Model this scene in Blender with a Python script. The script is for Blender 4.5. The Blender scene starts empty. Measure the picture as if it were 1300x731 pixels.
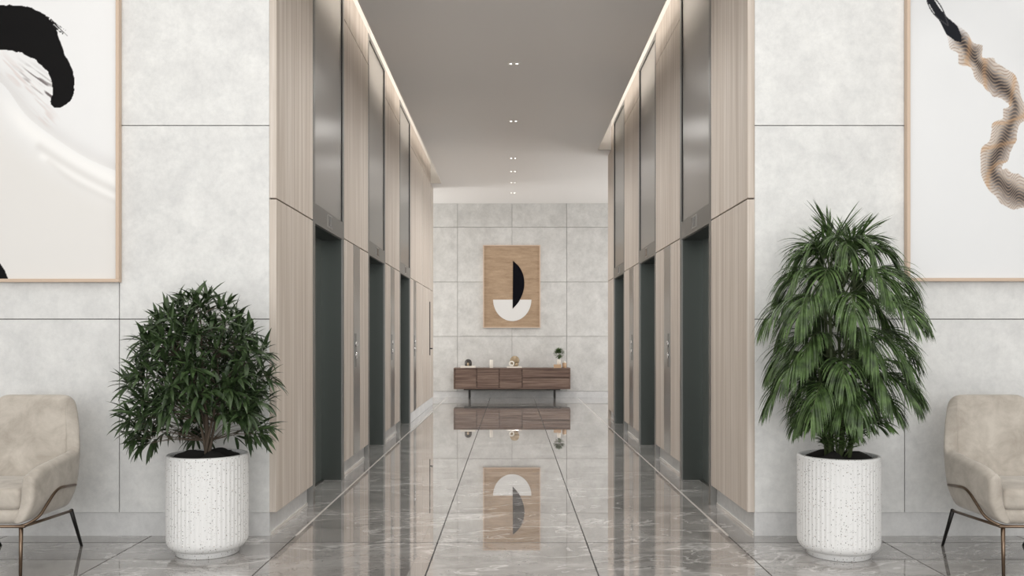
import bpy, bmesh, math, random
import numpy as np
from mathutils import Vector, Matrix, Quaternion
random.seed(7)
PI = math.pi
S = bpy.context.scene
COL = S.collection

# ---------------------------------------------------------------- camera / light / exposure
F = 1084.0                       # focal length in pixels of the 1300 wide frame
CH = 1.344                       # camera height
cd = bpy.data.cameras.new('camera')
cd.sensor_width = 36.0
cd.lens = F * 36.0 / 1300.0
cd.shift_y = 63.5 / 1300.0
cd.clip_start = 0.05
cam = bpy.data.objects.new('camera', cd)
cam.location = (0, 0, CH)
cam.rotation_euler = (PI / 2, 0, 0)
COL.objects.link(cam)
S.camera = cam
S.view_settings.view_transform = 'Standard'
S.view_settings.look = 'None'
S.view_settings.gamma = 1.0
S.view_settings.use_curve_mapping = False
S.view_settings.exposure = 0.0

w = bpy.data.worlds.new('sky')
S.world = w
w.use_nodes = True
w.node_tree.nodes['Background'].inputs[0].default_value = (0.93, 0.97, 1.0, 1)
w.node_tree.nodes['Background'].inputs[1].default_value = 0.8


def area(name, loc, rot, sx, sy, power, color=(1, 1, 1), spread=PI):
    l = bpy.data.lights.new(name, 'AREA')
    l.shape = 'RECTANGLE'
    l.size, l.size_y = sx, sy
    l.energy = power
    l.color = color
    l.spread = spread
    o = bpy.data.objects.new(name, l)
    o.location = loc
    o.rotation_euler = rot
    COL.objects.link(o)
    return o


# daylight through the glazed lobby front behind the camera
area('lobby_window_light', (0, -4.0, 2.7), (PI / 2, 0, 0), 12.0, 5.2, 440, (1.0, 0.99, 0.975))
# lobby ceiling light field (outside the frame, above the lobby)
area('lobby_ceiling_light', (0, 2.0, 5.3), (0, 0, 0), 9.0, 5.0, 190, (1.0, 0.985, 0.96))
# daylight of the side passages at the far end
area('right_passage_window_light', (5.2, 16.9, 2.2), (0, PI / 2, 0), 3.8, 4.0, 150, (1, 1, 1))
area('left_passage_window_light', (-5.2, 18.4, 2.2), (0, -PI / 2, 0), 3.8, 1.6, 160, (1, 0.99, 0.97))
# light strips inside the ceiling slots
area('cove_light_left', (-1.36, 11.35, 4.60), (0, -PI / 2 + 0.35, 0), 0.04, 10.6, 66, (1, 0.965, 0.92))
area('cove_light_right', (1.36, 9.85, 4.60), (0, PI / 2 - 0.35, 0), 0.04, 7.6, 47, (1, 0.965, 0.92))


# ---------------------------------------------------------------- material helpers
class NT:
    def __init__(self, name):
        self.m = bpy.data.materials.new(name)
        self.m.use_nodes = True
        self.t = self.m.node_tree
        self.b = self.t.nodes['Principled BSDF']

    def n(self, typ, **kw):
        nd = self.t.nodes.new(typ)
        for k, v in kw.items():
            if k.startswith('i_'):
                key = k[2:].replace('_', ' ')
                nd.inputs[key].default_value = v
            else:
                setattr(nd, k, v)
        return nd

    def l(self, a, b):
        self.t.links.new(a, b)

    def pos(self, scale=(1, 1, 1), rand=0.0):
        g = self.n('ShaderNodeNewGeometry')
        out = g.outputs['Position']
        if rand:
            oi = self.n('ShaderNodeObjectInfo')
            mu = self.n('ShaderNodeMath', operation='MULTIPLY')
            mu.inputs[1].default_value = rand
            self.l(oi.outputs['Random'], mu.inputs[0])
            ad = self.n('ShaderNodeVectorMath', operation='ADD')
            self.l(out, ad.inputs[0])
            self.l(mu.outputs[0], ad.inputs[1])
            out = ad.outputs[0]
        mp = self.n('ShaderNodeMapping')
        mp.inputs['Scale'].default_value = scale
        self.l(out, mp.inputs['Vector'])
        return mp.outputs[0]

    def noise(self, vec, scale, detail=4, rough=0.55, dist=0.0):
        nd = self.n('ShaderNodeTexNoise')
        nd.inputs['Scale'].default_value = scale
        nd.inputs['Detail'].default_value = detail
        nd.inputs['Roughness'].default_value = rough
        nd.inputs['Distortion'].default_value = dist
        self.l(vec, nd.inputs['Vector'])
        return nd.outputs['Fac']

    def ramp(self, fac, stops):
        r = self.n('ShaderNodeValToRGB')
        e = r.color_ramp.elements
        while len(e) < len(stops):
            e.new(0.5)
        for el, (p, c) in zip(e, stops):
            el.position = p
            el.color = tuple(c) + (1,) if len(c) == 3 else c
        self.l(fac, r.inputs[0])
        return r.outputs[0]

    def mix(self, a, b, fac=0.5, mode='MIX'):
        m = self.n('ShaderNodeMix', data_type='RGBA', blend_type=mode)
        if hasattr(fac, 'is_linked') or hasattr(fac, 'node'):
            self.l(fac, m.inputs['Factor'])
        else:
            m.inputs['Factor'].default_value = fac
        for s, v in (('A', a), ('B', b)):
            sock = [i for i in m.inputs if i.name == s and i.type == 'RGBA'][0]
            if hasattr(v, 'node'):
                self.l(v, sock)
            else:
                sock.default_value = tuple(v) + (1,)
        return [o for o in m.outputs if o.type == 'RGBA'][0]

    def bump(self, h, strength=0.2, dist=0.002):
        b = self.n('ShaderNodeBump')
        b.inputs['Strength'].default_value = strength
        b.inputs['Distance'].default_value = dist
        self.l(h, b.inputs['Height'])
        self.l(b.outputs[0], self.b.inputs['Normal'])

    def set(self, **kw):
        for k, v in kw.items():
            key = k.replace('_', ' ')
            s = self.b.inputs[key]
            if hasattr(v, 'node'):
                self.l(v, s)
            else:
                s.default_value = tuple(v) + (1,) if isinstance(v, (tuple, list)) and len(v) == 3 and s.type == 'RGBA' else v
        return self


def lin(r, g, b):
    f = lambda c: (c / 255 / 12.92) if c / 255 <= 0.04045 else ((c / 255 + 0.055) / 1.055) ** 2.4
    return (f(r), f(g), f(b))


def plain(name, col, rough=0.5, metal=0.0, **kw):
    t = NT(name)
    t.set(Base_Color=col, Roughness=rough, Metallic=metal, **kw)
    return t.m


def concrete(name, dark, light, sc=1.0):
    t = NT(name)
    p = t.pos((1, 1, 1), 37.0)
    a = t.noise(p, 4.0 * sc, 8, 0.72, 0.2)
    b = t.noise(p, 26 * sc, 6, 0.7)
    c = t.noise(p, 9 * sc, 4, 0.65, 0.6)
    c1 = t.ramp(a, [(0.30, dark), (0.66, light)])
    c2 = t.ramp(b, [(0.30, (0.90, 0.90, 0.90)), (0.60, (1, 1, 1))])
    c3 = t.ramp(c, [(0.28, (0.92, 0.925, 0.93)), (0.50, (1, 1, 1))])
    m = t.mix(c1, c2, 0.8, 'MULTIPLY')
    m = t.mix(m, c3, 0.8, 'MULTIPLY')
    t.set(Base_Color=m, Roughness=0.62)
    t.b.inputs['Specular IOR Level'].default_value = 0.25
    t.bump(b, 0.12, 0.003)
    return t.m


M = {}
M['concrete'] = concrete('pale_concrete', lin(210, 210, 209), lin(229, 229, 227))
M['concrete_far'] = concrete('grey_concrete', lin(190, 189, 186), lin(216, 215, 212), 0.8)
M['plinth'] = concrete('plinth_concrete', lin(204, 204, 204), lin(223, 223, 222))


def wood(name, cols, vscale=(9, 9, 0.55), rough=0.5, along='z'):
    t = NT(name)
    sc = {'z': (11, 11, 0.22), 'x': (0.6, 14, 14)}[along]
    p = t.pos(sc, 23.0)
    a = t.noise(p, 2.0, 5, 0.6, 0.4)
    p2 = t.pos({'z': (60, 60, 1.2), 'x': (2.0, 70, 70)}[along], 23.0)
    b = t.noise(p2, 2.0, 4, 0.6)
    c = t.ramp(a, [(0.32, cols[0]), (0.5, cols[1]), (0.66, cols[2])])
    d = t.ramp(b, [(0.3, (0.86, 0.85, 0.84)), (0.6, (1, 1, 1))])
    m = t.mix(c, d, 0.45, 'MULTIPLY')
    t.set(Base_Color=m, Roughness=rough)
    t.b.inputs['Specular IOR Level'].default_value = 0.3
    t.bump(b, 0.08, 0.001)
    return t.m


M['oak'] = wood('pale_oak_veneer', [lin(182, 169, 157), lin(198, 187, 176), lin(214, 205, 196)])
M['walnut'] = wood('walnut', [lin(84, 66, 58), lin(112, 92, 82), lin(136, 116, 104)], along='x')
M['frame_wood'] = plain('frame_oak', lin(202, 180, 160), 0.45)


def metal(name, col, rough, stretch=(1, 1, 40)):
    t = NT(name)
    p = t.pos(stretch)
    a = t.noise(p, 6, 3, 0.6)
    r = t.n('ShaderNodeMapRange')
    r.inputs['To Min'].default_value = rough * 0.96
    r.inputs['To Max'].default_value = rough * 1.05
    t.l(a, r.inputs[0])
    t.set(Base_Color=col, Metallic=1.0, Roughness=r.outputs[0])
    t.b.inputs['Anisotropic'].default_value = 0.4
    return t.m


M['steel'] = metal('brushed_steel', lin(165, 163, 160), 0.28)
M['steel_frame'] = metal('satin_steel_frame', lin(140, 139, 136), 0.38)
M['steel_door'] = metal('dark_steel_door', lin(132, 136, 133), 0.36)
M['chrome'] = plain('chrome', (0.85, 0.85, 0.85), 0.12, 1.0)
M['brass'] = metal('antique_brass', lin(120, 103, 88), 0.30, (20, 20, 20))
M['black_metal'] = plain('black_metal', lin(38, 36, 35), 0.4, 0.6)
M['dark_screen'] = plain('dark_screen', lin(62, 62, 62), 0.2)
M['gap'] = plain('shadow_gap', lin(70, 66, 62), 0.8)
M['far_joint'] = plain('grey_joint', lin(168, 166, 163), 0.8)
M['jamb'] = metal('shaded_steel_jamb', lin(94, 98, 95), 0.32)  # darker steel carries the recess shade of jambs and lintel
M['gap_shade'] = plain('gap_shade', lin(24, 24, 24), 0.7)
M['white_trim'] = plain('white_trim', lin(226, 222, 216), 0.45)
M['pale_strip'] = plain('pale_strip_joint_sheen', lin(205, 200, 194), 0.2)
M['grout'] = plain('floor_grout', lin(66, 64, 62), 0.6)
M['ceiling'] = plain('ceiling_paint', lin(226, 223, 220), 0.45)
M['lobby_paint'] = plain('lobby_paint', lin(205, 203, 200), 0.7)


def marble():
    t = NT('polished_grey_marble')
    p = t.pos((0.45, 1.0, 1.0), 41.0)
    warp = t.noise(p, 1.6, 4, 0.6)
    ad = t.n('ShaderNodeVectorMath', operation='MULTIPLY_ADD')
    cmb = t.n('ShaderNodeCombineXYZ')
    t.l(warp, cmb.inputs[0]); t.l(warp, cmb.inputs[1])
    t.l(cmb.outputs[0], ad.inputs[0])
    ad.inputs[1].default_value = (0.5, 0.9, 0)
    t.l(p, ad.inputs[2])
    base = t.noise(ad.outputs[0], 3.0, 8, 0.68, 0.5)
    c = t.ramp(base, [(0.30, lin(118, 114, 111)), (0.5, lin(152, 148, 145)), (0.68, lin(182, 179, 176))])
    # pale thin veins
    v = t.noise(ad.outputs[0], 2.1, 5, 0.55, 0.8)
    sub = t.n('ShaderNodeMath', operation='SUBTRACT'); sub.inputs[1].default_value = 0.5
    t.l(v, sub.inputs[0])
    ab = t.n('ShaderNodeMath', operation='ABSOLUTE'); t.l(sub.outputs[0], ab.inputs[0])
    vein = t.ramp(ab.outputs[0], [(0.0, (0.7, 0.7, 0.7)), (0.013, (0, 0, 0))])
    m = t.mix(c, lin(226, 224, 221), vein)
    v2 = t.noise(ad.outputs[0], 4.7, 4, 0.5, 0.5)
    s2 = t.n('ShaderNodeMath', operation='SUBTRACT'); s2.inputs[1].default_value = 0.47
    t.l(v2, s2.inputs[0])
    a2 = t.n('ShaderNodeMath', operation='ABSOLUTE'); t.l(s2.outputs[0], a2.inputs[0])
    vein2 = t.ramp(a2.outputs[0], [(0.0, (0.6, 0.6, 0.6)), (0.012, (0, 0, 0))])
    m = t.mix(m, lin(92, 87, 84), vein2)
    t.set(Base_Color=m, Roughness=0.008, IOR=2.0, Coat_Weight=0.7, Coat_IOR=1.8, Coat_Roughness=0.008)
    return t.m


M['marble'] = marble()


def fabric():
    t = NT('beige_velvet')
    p = t.pos()
    a = t.noise(p, 7, 6, 0.65, 0.4)
    b = t.noise(p, 400, 2, 0.5)
    c = t.ramp(a, [(0.32, lin(164, 156, 146)), (0.68, lin(195, 188, 178))])
    t.set(Base_Color=c, Roughness=0.85)
    t.b.inputs['Sheen Weight'].default_value = 0.35
    t.b.inputs['Sheen Roughness'].default_value = 0.4
    t.b.inputs['Specular IOR Level'].default_value = 0.2
    t.bump(b, 0.15, 0.0008)
    return t.m


M['fabric'] = fabric()


def terrazzo():
    t = NT('speckled_white_terrazzo')
    p = t.pos((1, 1, 1))
    base = lin(226, 226, 225)
    m = base
    for sc, thr, col in ((75, 0.21, lin(84, 80, 78)), (120, 0.2, lin(130, 126, 122)), (48, 0.12, lin(150, 122, 100))):
        v = t.n('ShaderNodeTexVoronoi')
        v.inputs['Scale'].default_value = sc
        t.l(p, v.inputs['Vector'])
        # keep only about a third of the cells
        sep = t.n('ShaderNodeSeparateColor')
        t.l(v.outputs['Color'], sep.inputs[0])
        gt = t.n('ShaderNodeMath', operation='GREATER_THAN'); gt.inputs[1].default_value = 0.64
        t.l(sep.outputs[0], gt.inputs[0])
        lt = t.n('ShaderNodeMath', operation='LESS_THAN'); lt.inputs[1].default_value = thr
        t.l(v.outputs['Distance'], lt.inputs[0])
        mu = t.n('ShaderNodeMath', operation='MULTIPLY')
        t.l(gt.outputs[0], mu.inputs[0]); t.l(lt.outputs[0], mu.inputs[1])
        m = t.mix(m, col, mu.outputs[0])
    t.set(Base_Color=m, Roughness=0.55)
    return t.m


M['terrazzo'] = terrazzo()
M['soil'] = plain('dark_soil', lin(26, 23, 21), 0.95)


def leafmat(name, dark, light, rough=0.42):
    t = NT(name)
    oi = t.n('ShaderNodeObjectInfo')
    p = t.pos()
    a = t.noise(p, 18, 3, 0.6)
    c = t.ramp(a, [(0.3, dark), (0.7, light)])
    t.set(Base_Color=c, Roughness=rough)
    t.b.inputs['Specular IOR Level'].default_value = 0.4
    return t.m


M['leaf'] = leafmat('dark_glossy_leaf', lin(28, 43, 23), lin(68, 88, 52))
M['palm'] = leafmat('palm_green', lin(30, 44, 25), lin(92, 118, 66))
M['bark'] = plain('bark', lin(92, 80, 68), 0.8)
M['petiole'] = plain('petiole_green', lin(72, 84, 52), 0.6)


def attr_mat(name, rough=0.55):
    t = NT(name)
    a = t.n('ShaderNodeVertexColor', layer_name='print')
    t.set(Base_Color=a.outputs['Color'], Roughness=rough)
    t.b.inputs['Specular IOR Level'].default_value = 0.12
    return t.m


M['print'] = attr_mat('printed_canvas')


def burlap():
    t = NT('tan_burlap')
    p = t.pos((1, 1, 6))
    a = t.noise(p, 3.5, 6, 0.7, 0.3)
    p2 = t.pos((8, 1, 60))
    b = t.noise(p2, 4, 3, 0.6)
    c = t.ramp(a, [(0.3, lin(150, 126, 102)), (0.7, lin(184, 160, 134))])
    d = t.ramp(b, [(0.35, (0.82, 0.8, 0.78)), (0.6, (1, 1, 1))])
    t.set(Base_Color=t.mix(c, d, 0.8, 'MULTIPLY'), Roughness=0.9)
    return t.m


M['burlap'] = burlap()
M['ink'] = plain('black_paint', lin(12, 12, 18), 0.9, 0.0, Specular_IOR_Level=0.1)
M['white_paint'] = plain('white_paint', lin(220, 219, 217), 0.85)
M['ivory'] = plain('ivory_ceramic', lin(226, 220, 210), 0.4)
M['gold'] = plain('brushed_gold', lin(158, 140, 114), 0.4, 0.3)
M['tan_box'] = plain('tan_leather', lin(190, 160, 130), 0.6)
M['dark_ceramic'] = plain('dark_ceramic', lin(40, 34, 28), 0.4)
tg = NT('clear_glass')
tg.set(Base_Color=(0.95, 0.97, 0.96), Roughness=0.03, IOR=1.45)
tg.b.inputs['Transmission Weight'].default_value = 1.0
M['glass'] = tg.m
te = NT('downlight_glow')
te.set(Base_Color=(1, 1, 1), Emission_Color=(1, 0.97, 0.92, 1), Emission_Strength=7.0)
M['glow'] = te.m


# ---------------------------------------------------------------- mesh helpers
def obj(name, bm, mat, parent=None, smooth=False, kind=None):
    if isinstance(bm, bmesh.types.BMesh):
        me = bpy.data.meshes.new(name)
        bm.to_mesh(me)
        bm.free()
        me.materials.append(M[mat])
        if smooth:
            me.polygons.foreach_set('use_smooth', [True] * len(me.polygons))
    else:
        me = bm
    o = bpy.data.objects.new(name, me)
    COL.objects.link(o)
    if parent is not None:
        o.parent = parent
    if kind:
        o['kind'] = kind
    return o


def thing(name, label, cat, loc=(0, 0, 0), group=None):
    o = bpy.data.objects.new(name, None)
    o.empty_display_size = 0.1
    COL.objects.link(o)
    o.location = loc
    o['label'] = label
    o['category'] = cat
    if group:
        o['group'] = group
    return o


def structure(name, label=None):
    o = bpy.data.objects.new(name, None)
    COL.objects.link(o)
    o['kind'] = 'structure'
    if label:
        o['label'] = label
    return o


def add_box(bm, a, b, bevel=0.0, seg=1):
    x0, y0, z0 = (min(a[i], b[i]) for i in range(3))
    x1, y1, z1 = (max(a[i], b[i]) for i in range(3))
    r = bmesh.ops.create_cube(bm, size=1.0)
    vs = r['verts']
    for v in vs:
        v.co = Vector((x0 + (v.co.x + .5) * (x1 - x0), y0 + (v.co.y + .5) * (y1 - y0), z0 + (v.co.z + .5) * (z1 - z0)))
    if bevel:
        es = list({e for v in vs for e in v.link_edges})
        bmesh.ops.bevel(bm, geom=es, offset=bevel, segments=seg, affect='EDGES', profile=0.5)
    return bm


def box(a, b, bevel=0.0, seg=1):
    return add_box(bmesh.new(), a, b, bevel, seg)


def add_lathe(bm, prof, n=48, c=(0, 0, 0), rfun=None):
    rings = []
    for (r, z) in prof:
        ring = []
        for i in range(n):
            a = 2 * PI * i / n
            rr = r if rfun is None else rfun(r, z, a)
            ring.append(bm.verts.new((c[0] + rr * math.cos(a), c[1] + rr * math.sin(a), c[2] + z)))
        rings.append(ring)
    for k in range(len(rings) - 1):
        for i in range(n):
            j = (i + 1) % n
            bm.faces.new((rings[k][i], rings[k][j], rings[k + 1][j], rings[k + 1][i]))
    if prof[0][0] > 1e-5:
        bm.faces.new(list(reversed(rings[0])))
    if prof[-1][0] > 1e-5:
        bm.faces.new(rings[-1])
    return bm


def fillet(pts, rad, n=6):
    pts = [Vector(p) for p in pts]
    out = [pts[0]]
    for i in range(1, len(pts) - 1):
        p, a, b = pts[i], pts[i - 1], pts[i + 1]
        d1, d2 = (a - p), (b - p)
        r = min(rad, d1.length * .45, d2.length * .45)
        s, e = p + d1.normalized() * r, p + d2.normalized() * r
        for k in range(n + 1):
            t = k / n
            out.append((1 - t) ** 2 * s + 2 * t * (1 - t) * p + t * t * e)
    out.append(pts[-1])
    return out


def add_tube(bm, pts, rad, n=10, cap=True):
    pts = [Vector(p) for p in pts]
    if not hasattr(rad, '__len__'):
        rad = [rad] * len(pts)
    rings = []
    up = None
    for i, p in enumerate(pts):
        d = (pts[min(i + 1, len(pts) - 1)] - pts[max(i - 1, 0)]).normalized()
        if up is None:
            up = d.orthogonal().normalized()
        up = (up - d * up.dot(d)).normalized()
        sd = d.cross(up)
        rings.append([bm.verts.new(p + (up * math.cos(2 * PI * k / n) + sd * math.sin(2 * PI * k / n)) * rad[i]) for k in range(n)])
    for a, b in zip(rings, rings[1:]):
        for k in range(n):
            j = (k + 1) % n
            bm.faces.new((a[k], a[j], b[j], b[k]))
    if cap:
        bm.faces.new(list(reversed(rings[0])))
        bm.faces.new(rings[-1])
    return bm


def tube(pts, rad, n=10):
    return add_tube(bmesh.new(), pts, rad, n)


# ---------------------------------------------------------------- dimensions of the place
W = 1.6            # half width of the lift corridor between the wood faces
WP = 1.648         # plane of the recessed plinth / back of the wood panels
YF = 5.8           # plane of the concrete wall facing the camera
YB = 19.3          # far wall
ZC = 4.384         # corridor ceiling
ZB = 0.161         # panel bottom edge
ZS = 2.291         # seam over the lift doors
YLE, YRE = 17.3, 14.2   # far ends of the left and right lift walls
LIFTS = (7.5, 10.14, 12.8)
FO, FI = 0.635, 0.565   # half widths of the lift frame (outer, inner)
XB = 6.4
ZL = 5.4

# ---------------------------------------------------------------- floor of polished marble slabs
T = 0.98
floor = obj('floor', box((-XB, -4.3, -0.15), (XB, YB + .2, -0.012)), 'grout')
floor['kind'] = 'structure'
tile_mesh = None
for ix in range(-5, 6):
    for iy in range(-10, 14):
        if tile_mesh is None:
            o = obj('floor_tile', box((-T / 2 + .004, -T / 2 + .0015, -0.012), (T / 2 - .004, T / 2 - .0015, 0), 0.0008), 'marble', floor)
            tile_mesh = o.data
        else:
            o = obj('floor_tile', tile_mesh, None, floor)
        o.location = (ix * T, 5.61 + (iy + .5) * T, 0)
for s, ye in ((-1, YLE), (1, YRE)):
    obj('joint_sheen', box((s * 1.47 - .0085, YF + .02, -0.008), (s * 1.47 + .0085, YB, 0.0006)), 'pale_strip', floor)  # pale strips paint the bright reflection along these tile joints
obj('threshold_joint', box((-XB, 5.6065, -0.008), (XB, 5.6135, 0.0004)), 'grout', floor)

# ---------------------------------------------------------------- concrete wall facing the lobby
XJ = [WP, 2.665, 3.98, 5.29, XB]
ZJ = [ZB, 1.472, 2.786, 4.10, ZL]
G = 0.0027
for s, side in ((-1, 'left'), (1, 'right')):
    wl = obj('wall_front_' + side, box((s * (WP + .004), YF + .03, 0), (s * XB, YF + .13, ZL)), 'gap')
    wl['kind'] = 'structure'
    for i in range(4):
        for j in range(4):
            x0 = XJ[i] + (G if i else 0)
            obj('concrete_panel', box((s * x0, YF - .005, ZJ[j] + (G if j else 0)), (s * (XJ[i + 1] - G), YF + .035, ZJ[j + 1] - G), 0.0015), 'concrete', wl)
    bb = obj('baseboard_front_' + side, box((s * WP, YF + .005, 0), (s * XB, YF + .03, ZB)), 'plinth')
    bb['kind'] = 'structure'

# ---------------------------------------------------------------- lift corridor walls clad in pale oak
ZT = 4.96
for s, side, ye in ((-1, 'left', YLE), (1, 'right', YRE)):
    wl = obj('wall_corridor_' + side, box((s * 1.95, YF + .13, 0), (s * 2.05, ye, ZT)), 'gap')
    wl['kind'] = 'structure'
    # solid pieces between the lifts
    edges = [YF] + [v for c in LIFTS for v in (c - FO, c + FO)] + [ye]
    spans = [(edges[i], edges[i + 1]) for i in range(0, len(edges), 2)]
    core = bmesh.new()
    for k, (a, b) in enumerate(spans):
        add_box(core, (s * (WP + .006), max(a, YF + .04) + .001, 0), (s * 1.95, b - .001, ZT))
    for c in LIFTS:
        add_box(core, (s * 1.86, c - FO, 0), (s * 1.95, c + FO, ZT))
    obj('wall_core', core, 'gap', wl)
    bb = structure('baseboard_corridor_' + side)
    for k, (a, b) in enumerate(spans):
        last = k == len(spans) - 1
        cuts = [a, b]
        if s < 0 and last:
            cuts = [a, 15.27, 15.33, 16.66, 16.74, b]
        segs = [(cuts[i], cuts[i + 1]) for i in range(0, len(cuts), 2)]
        if s < 0 and last:
            segs = [(a, 15.27), (16.74, b)]
        for (c0, c1) in segs:
            g0 = 0 if c0 == YF else 0.004
            obj('oak_panel', box((s * W, c0 + g0, ZB), (s * WP, c1 - .004, ZS - .005), 0.0015), 'oak', wl)
            obj('oak_panel', box((s * W, c0 + g0, ZS + .005), (s * WP, c1 - .004, ZC - .004), 0.0015), 'oak', wl)
            obj('oak_panel', box((s * W, c0 + g0, ZC + .004), (s * WP, c1 - .004, 4.745), 0.0015), 'oak', wl)
        if s < 0 and last:
            obj('oak_panel', box((s * W, 15.334, ZS + .005), (s * WP, 16.656, ZC - .004), 0.0015), 'oak', wl)
            obj('oak_panel', box((s * W, 15.334, ZC + .004), (s * WP, 16.656, 4.745), 0.0015), 'oak', wl)
        if s < 0 and last:
            obj('plinth', box((s * (W + .002), a + .004, 0), (s * (WP + .006), b, ZB - .004), 0.003), 'plinth', bb)
        else:
            obj('plinth', box((s * WP, a + (.004 if k else .03), 0), (s * (WP + .006), b - .002, ZB + .01)), 'plinth', bb)
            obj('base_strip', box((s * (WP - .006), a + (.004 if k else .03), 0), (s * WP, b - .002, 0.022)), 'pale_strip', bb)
    obj('crown_strip', box((s * (W + .002), YF, 4.748), (s * WP, ye, ZT)), 'white_trim', wl)
    end = obj('end_panel', box((s * W, ye, 0), (s * 2.05, ye + .03, ZT)), 'oak', wl)
t1 = obj('lit_gap_1', box((-W - .004, 15.272, ZB), (-WP - .006, 15.328, 4.745)), 'white_trim')  # white strips here and below paint the brightness of lit gaps
t1['kind'] = 'structure'
t2 = obj('lit_gap_2', box((-W - .004, 16.662, ZB), (-WP - .006, 16.738, 4.745)), 'white_trim')
t2['kind'] = 'structure'
d1 = obj('door_1', box((-W, 15.336, ZB), (-WP, 16.654, ZS - .005), 0.0015), 'oak')
d1['kind'] = 'structure'
bm = box((-W + .0, 16.555, 1.01), (-W + .012, 16.625, 2.05), 0.002)
hp = obj('handle_plate', bm, 'black_metal', d1)
bm = tube([(-W + .012, 16.59, 1.14), (-W + .055, 16.59, 1.14)], 0.011)
add_tube(bm, [(-W + .055, 16.61, 1.14), (-W + .055, 16.45, 1.14)], 0.010)
obj('lever', bm, 'black_metal', hp)

# ---------------------------------------------------------------- far wall
XJB = [-5.0, -3.70, -2.465, -1.23, 0.0, 1.235, 2.47, 3.70, 5.2]
ZJB = [0.139, 1.38, 2.61, 3.85, ZC]
wb = obj('wall_back', box((-5.6, YB + .03, 0), (5.6, YB + .2, ZT)), 'far_joint')
wb['kind'] = 'structure'
for i in range(len(XJB) - 1):
    for j in range(4):
        obj('concrete_panel', box((XJB[i] + .004, YB, ZJB[j] + .004), (XJB[i + 1] - .004, YB + .04, ZJB[j + 1] - (.004 if j < 3 else 0)), 0.0015), 'concrete_far', wb)
bb = obj('baseboard_back', box((-5.0, YB + .008, 0), (5.2, YB + .03, 0.14)), 'plinth')
bb['kind'] = 'structure'
# side passages
for nm, a, b in (('wall_passage_right', (5.5, YRE, 0), (5.6, YB, ZT)), ('wall_passage_left', (-5.6, YLE, 0), (-5.5, YB, ZT)),
                 ('wall_passage_right_near', (2.05, YRE - .1, 0), (5.5, YRE, ZT)), ('wall_passage_left_near', (-5.5, YLE - .1, 0), (-2.05, YLE, ZT)),
                 ('wall_lobby_left', (-XB - .1, -4.2, 0), (-XB, YF, ZL)), ('wall_lobby_right', (XB, -4.2, 0), (XB + .1, YF, ZL))):
    o = obj(nm, box(a, b), 'lobby_paint')
    o['kind'] = 'structure'

# ---------------------------------------------------------------- ceiling with light slots along both walls
XS = 1.378
SLE, SRE = 16.8, 13.8
bm = bmesh.new()
add_box(bm, (-XS, YF, ZC), (XS, SRE, ZC + .10))
add_box(bm, (-XS, SRE, ZC), (5.5, SLE, ZC + .10))
add_box(bm, (-5.5, SLE, ZC), (5.5, YB + .1, ZC + .10))
ce = obj('ceiling', bm, 'ceiling')
ce['kind'] = 'structure'
bm = bmesh.new()
add_box(bm, (-2.05, YF, ZT), (2.05, YB, ZT + .1))
add_box(bm, (-2.05, YF, ZT), (2.05, YF + .12, ZL))
add_box(bm, (-XB, -4.2, ZL), (XB, YF + .13, ZL + .1))
o = obj('slot_soffit', bm, 'white_trim', ce)
for s, e in ((-1, SLE), (1, SRE)):
    obj('slot_edge', box((s * XS, YF, ZC - .008), (s * (XS + .010), e, ZC + .12), 0.002), 'white_trim', ce)
    obj('slot_end', box((s * XS, e - .01, ZC + .0), (s * WP, e + .03, ZT)), 'white_trim', ce)

# downlights in pairs
for k, y in enumerate((6.96, 9.47, 11.98, 14.45, 15.6, 16.7, 17.9)):
    nth = ('nearest', 'second', 'third', 'fourth', 'fifth', 'sixth', 'farthest')[k]
    t = thing('downlight', 'small recessed twin downlight in the corridor ceiling, %s in the row' % nth, 'ceiling light', (0.02, y, ZC), 'twin downlights along the corridor ceiling')
    bm = bmesh.new()
    for a, b in (((-.075, -.045), (.075, -.034)), ((-.075, .034), (.075, .045)), ((-.075, -.034), (-.062, .034)), ((.062, -.034), (.075, .034)), ((-.006, -.034), (.006, .034))):
        add_box(bm, (a[0], a[1], -.004), (b[0], b[1], 0.0))
    obj('trim_ring', bm, 'white_trim', t)
    sp = bpy.data.lights.new('downlight_lamp', 'SPOT')
    sp.energy = 190 if k < 4 else 62
    sp.color = (1, 0.985, 0.965)
    sp.spot_size = 2.9
    sp.spot_blend = 0.9
    sp.shadow_soft_size = 0.12
    sp.specular_factor = 0.0
    so = bpy.data.objects.new('downlight_lamp', sp)
    so.location = (0.02, y, ZC - .03)
    COL.objects.link(so)
    for sx in (-1, 1):
        obj('bulb', add_lathe(bmesh.new(), [(0.0, -.002), (.008, -.0015), (.012, -.0005)], 12, (sx * .034, 0, 0)), 'glow', t, True)

# ---------------------------------------------------------------- lifts
ORD = ('nearest', 'middle', 'farthest')
BES = {-1: ('beside the leafy bush in the white pot', 'between the two dark lifts', 'next to the oak door'),
       1: ('beside the tall potted palm', 'between its two neighbours', 'at the far corner')}


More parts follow.
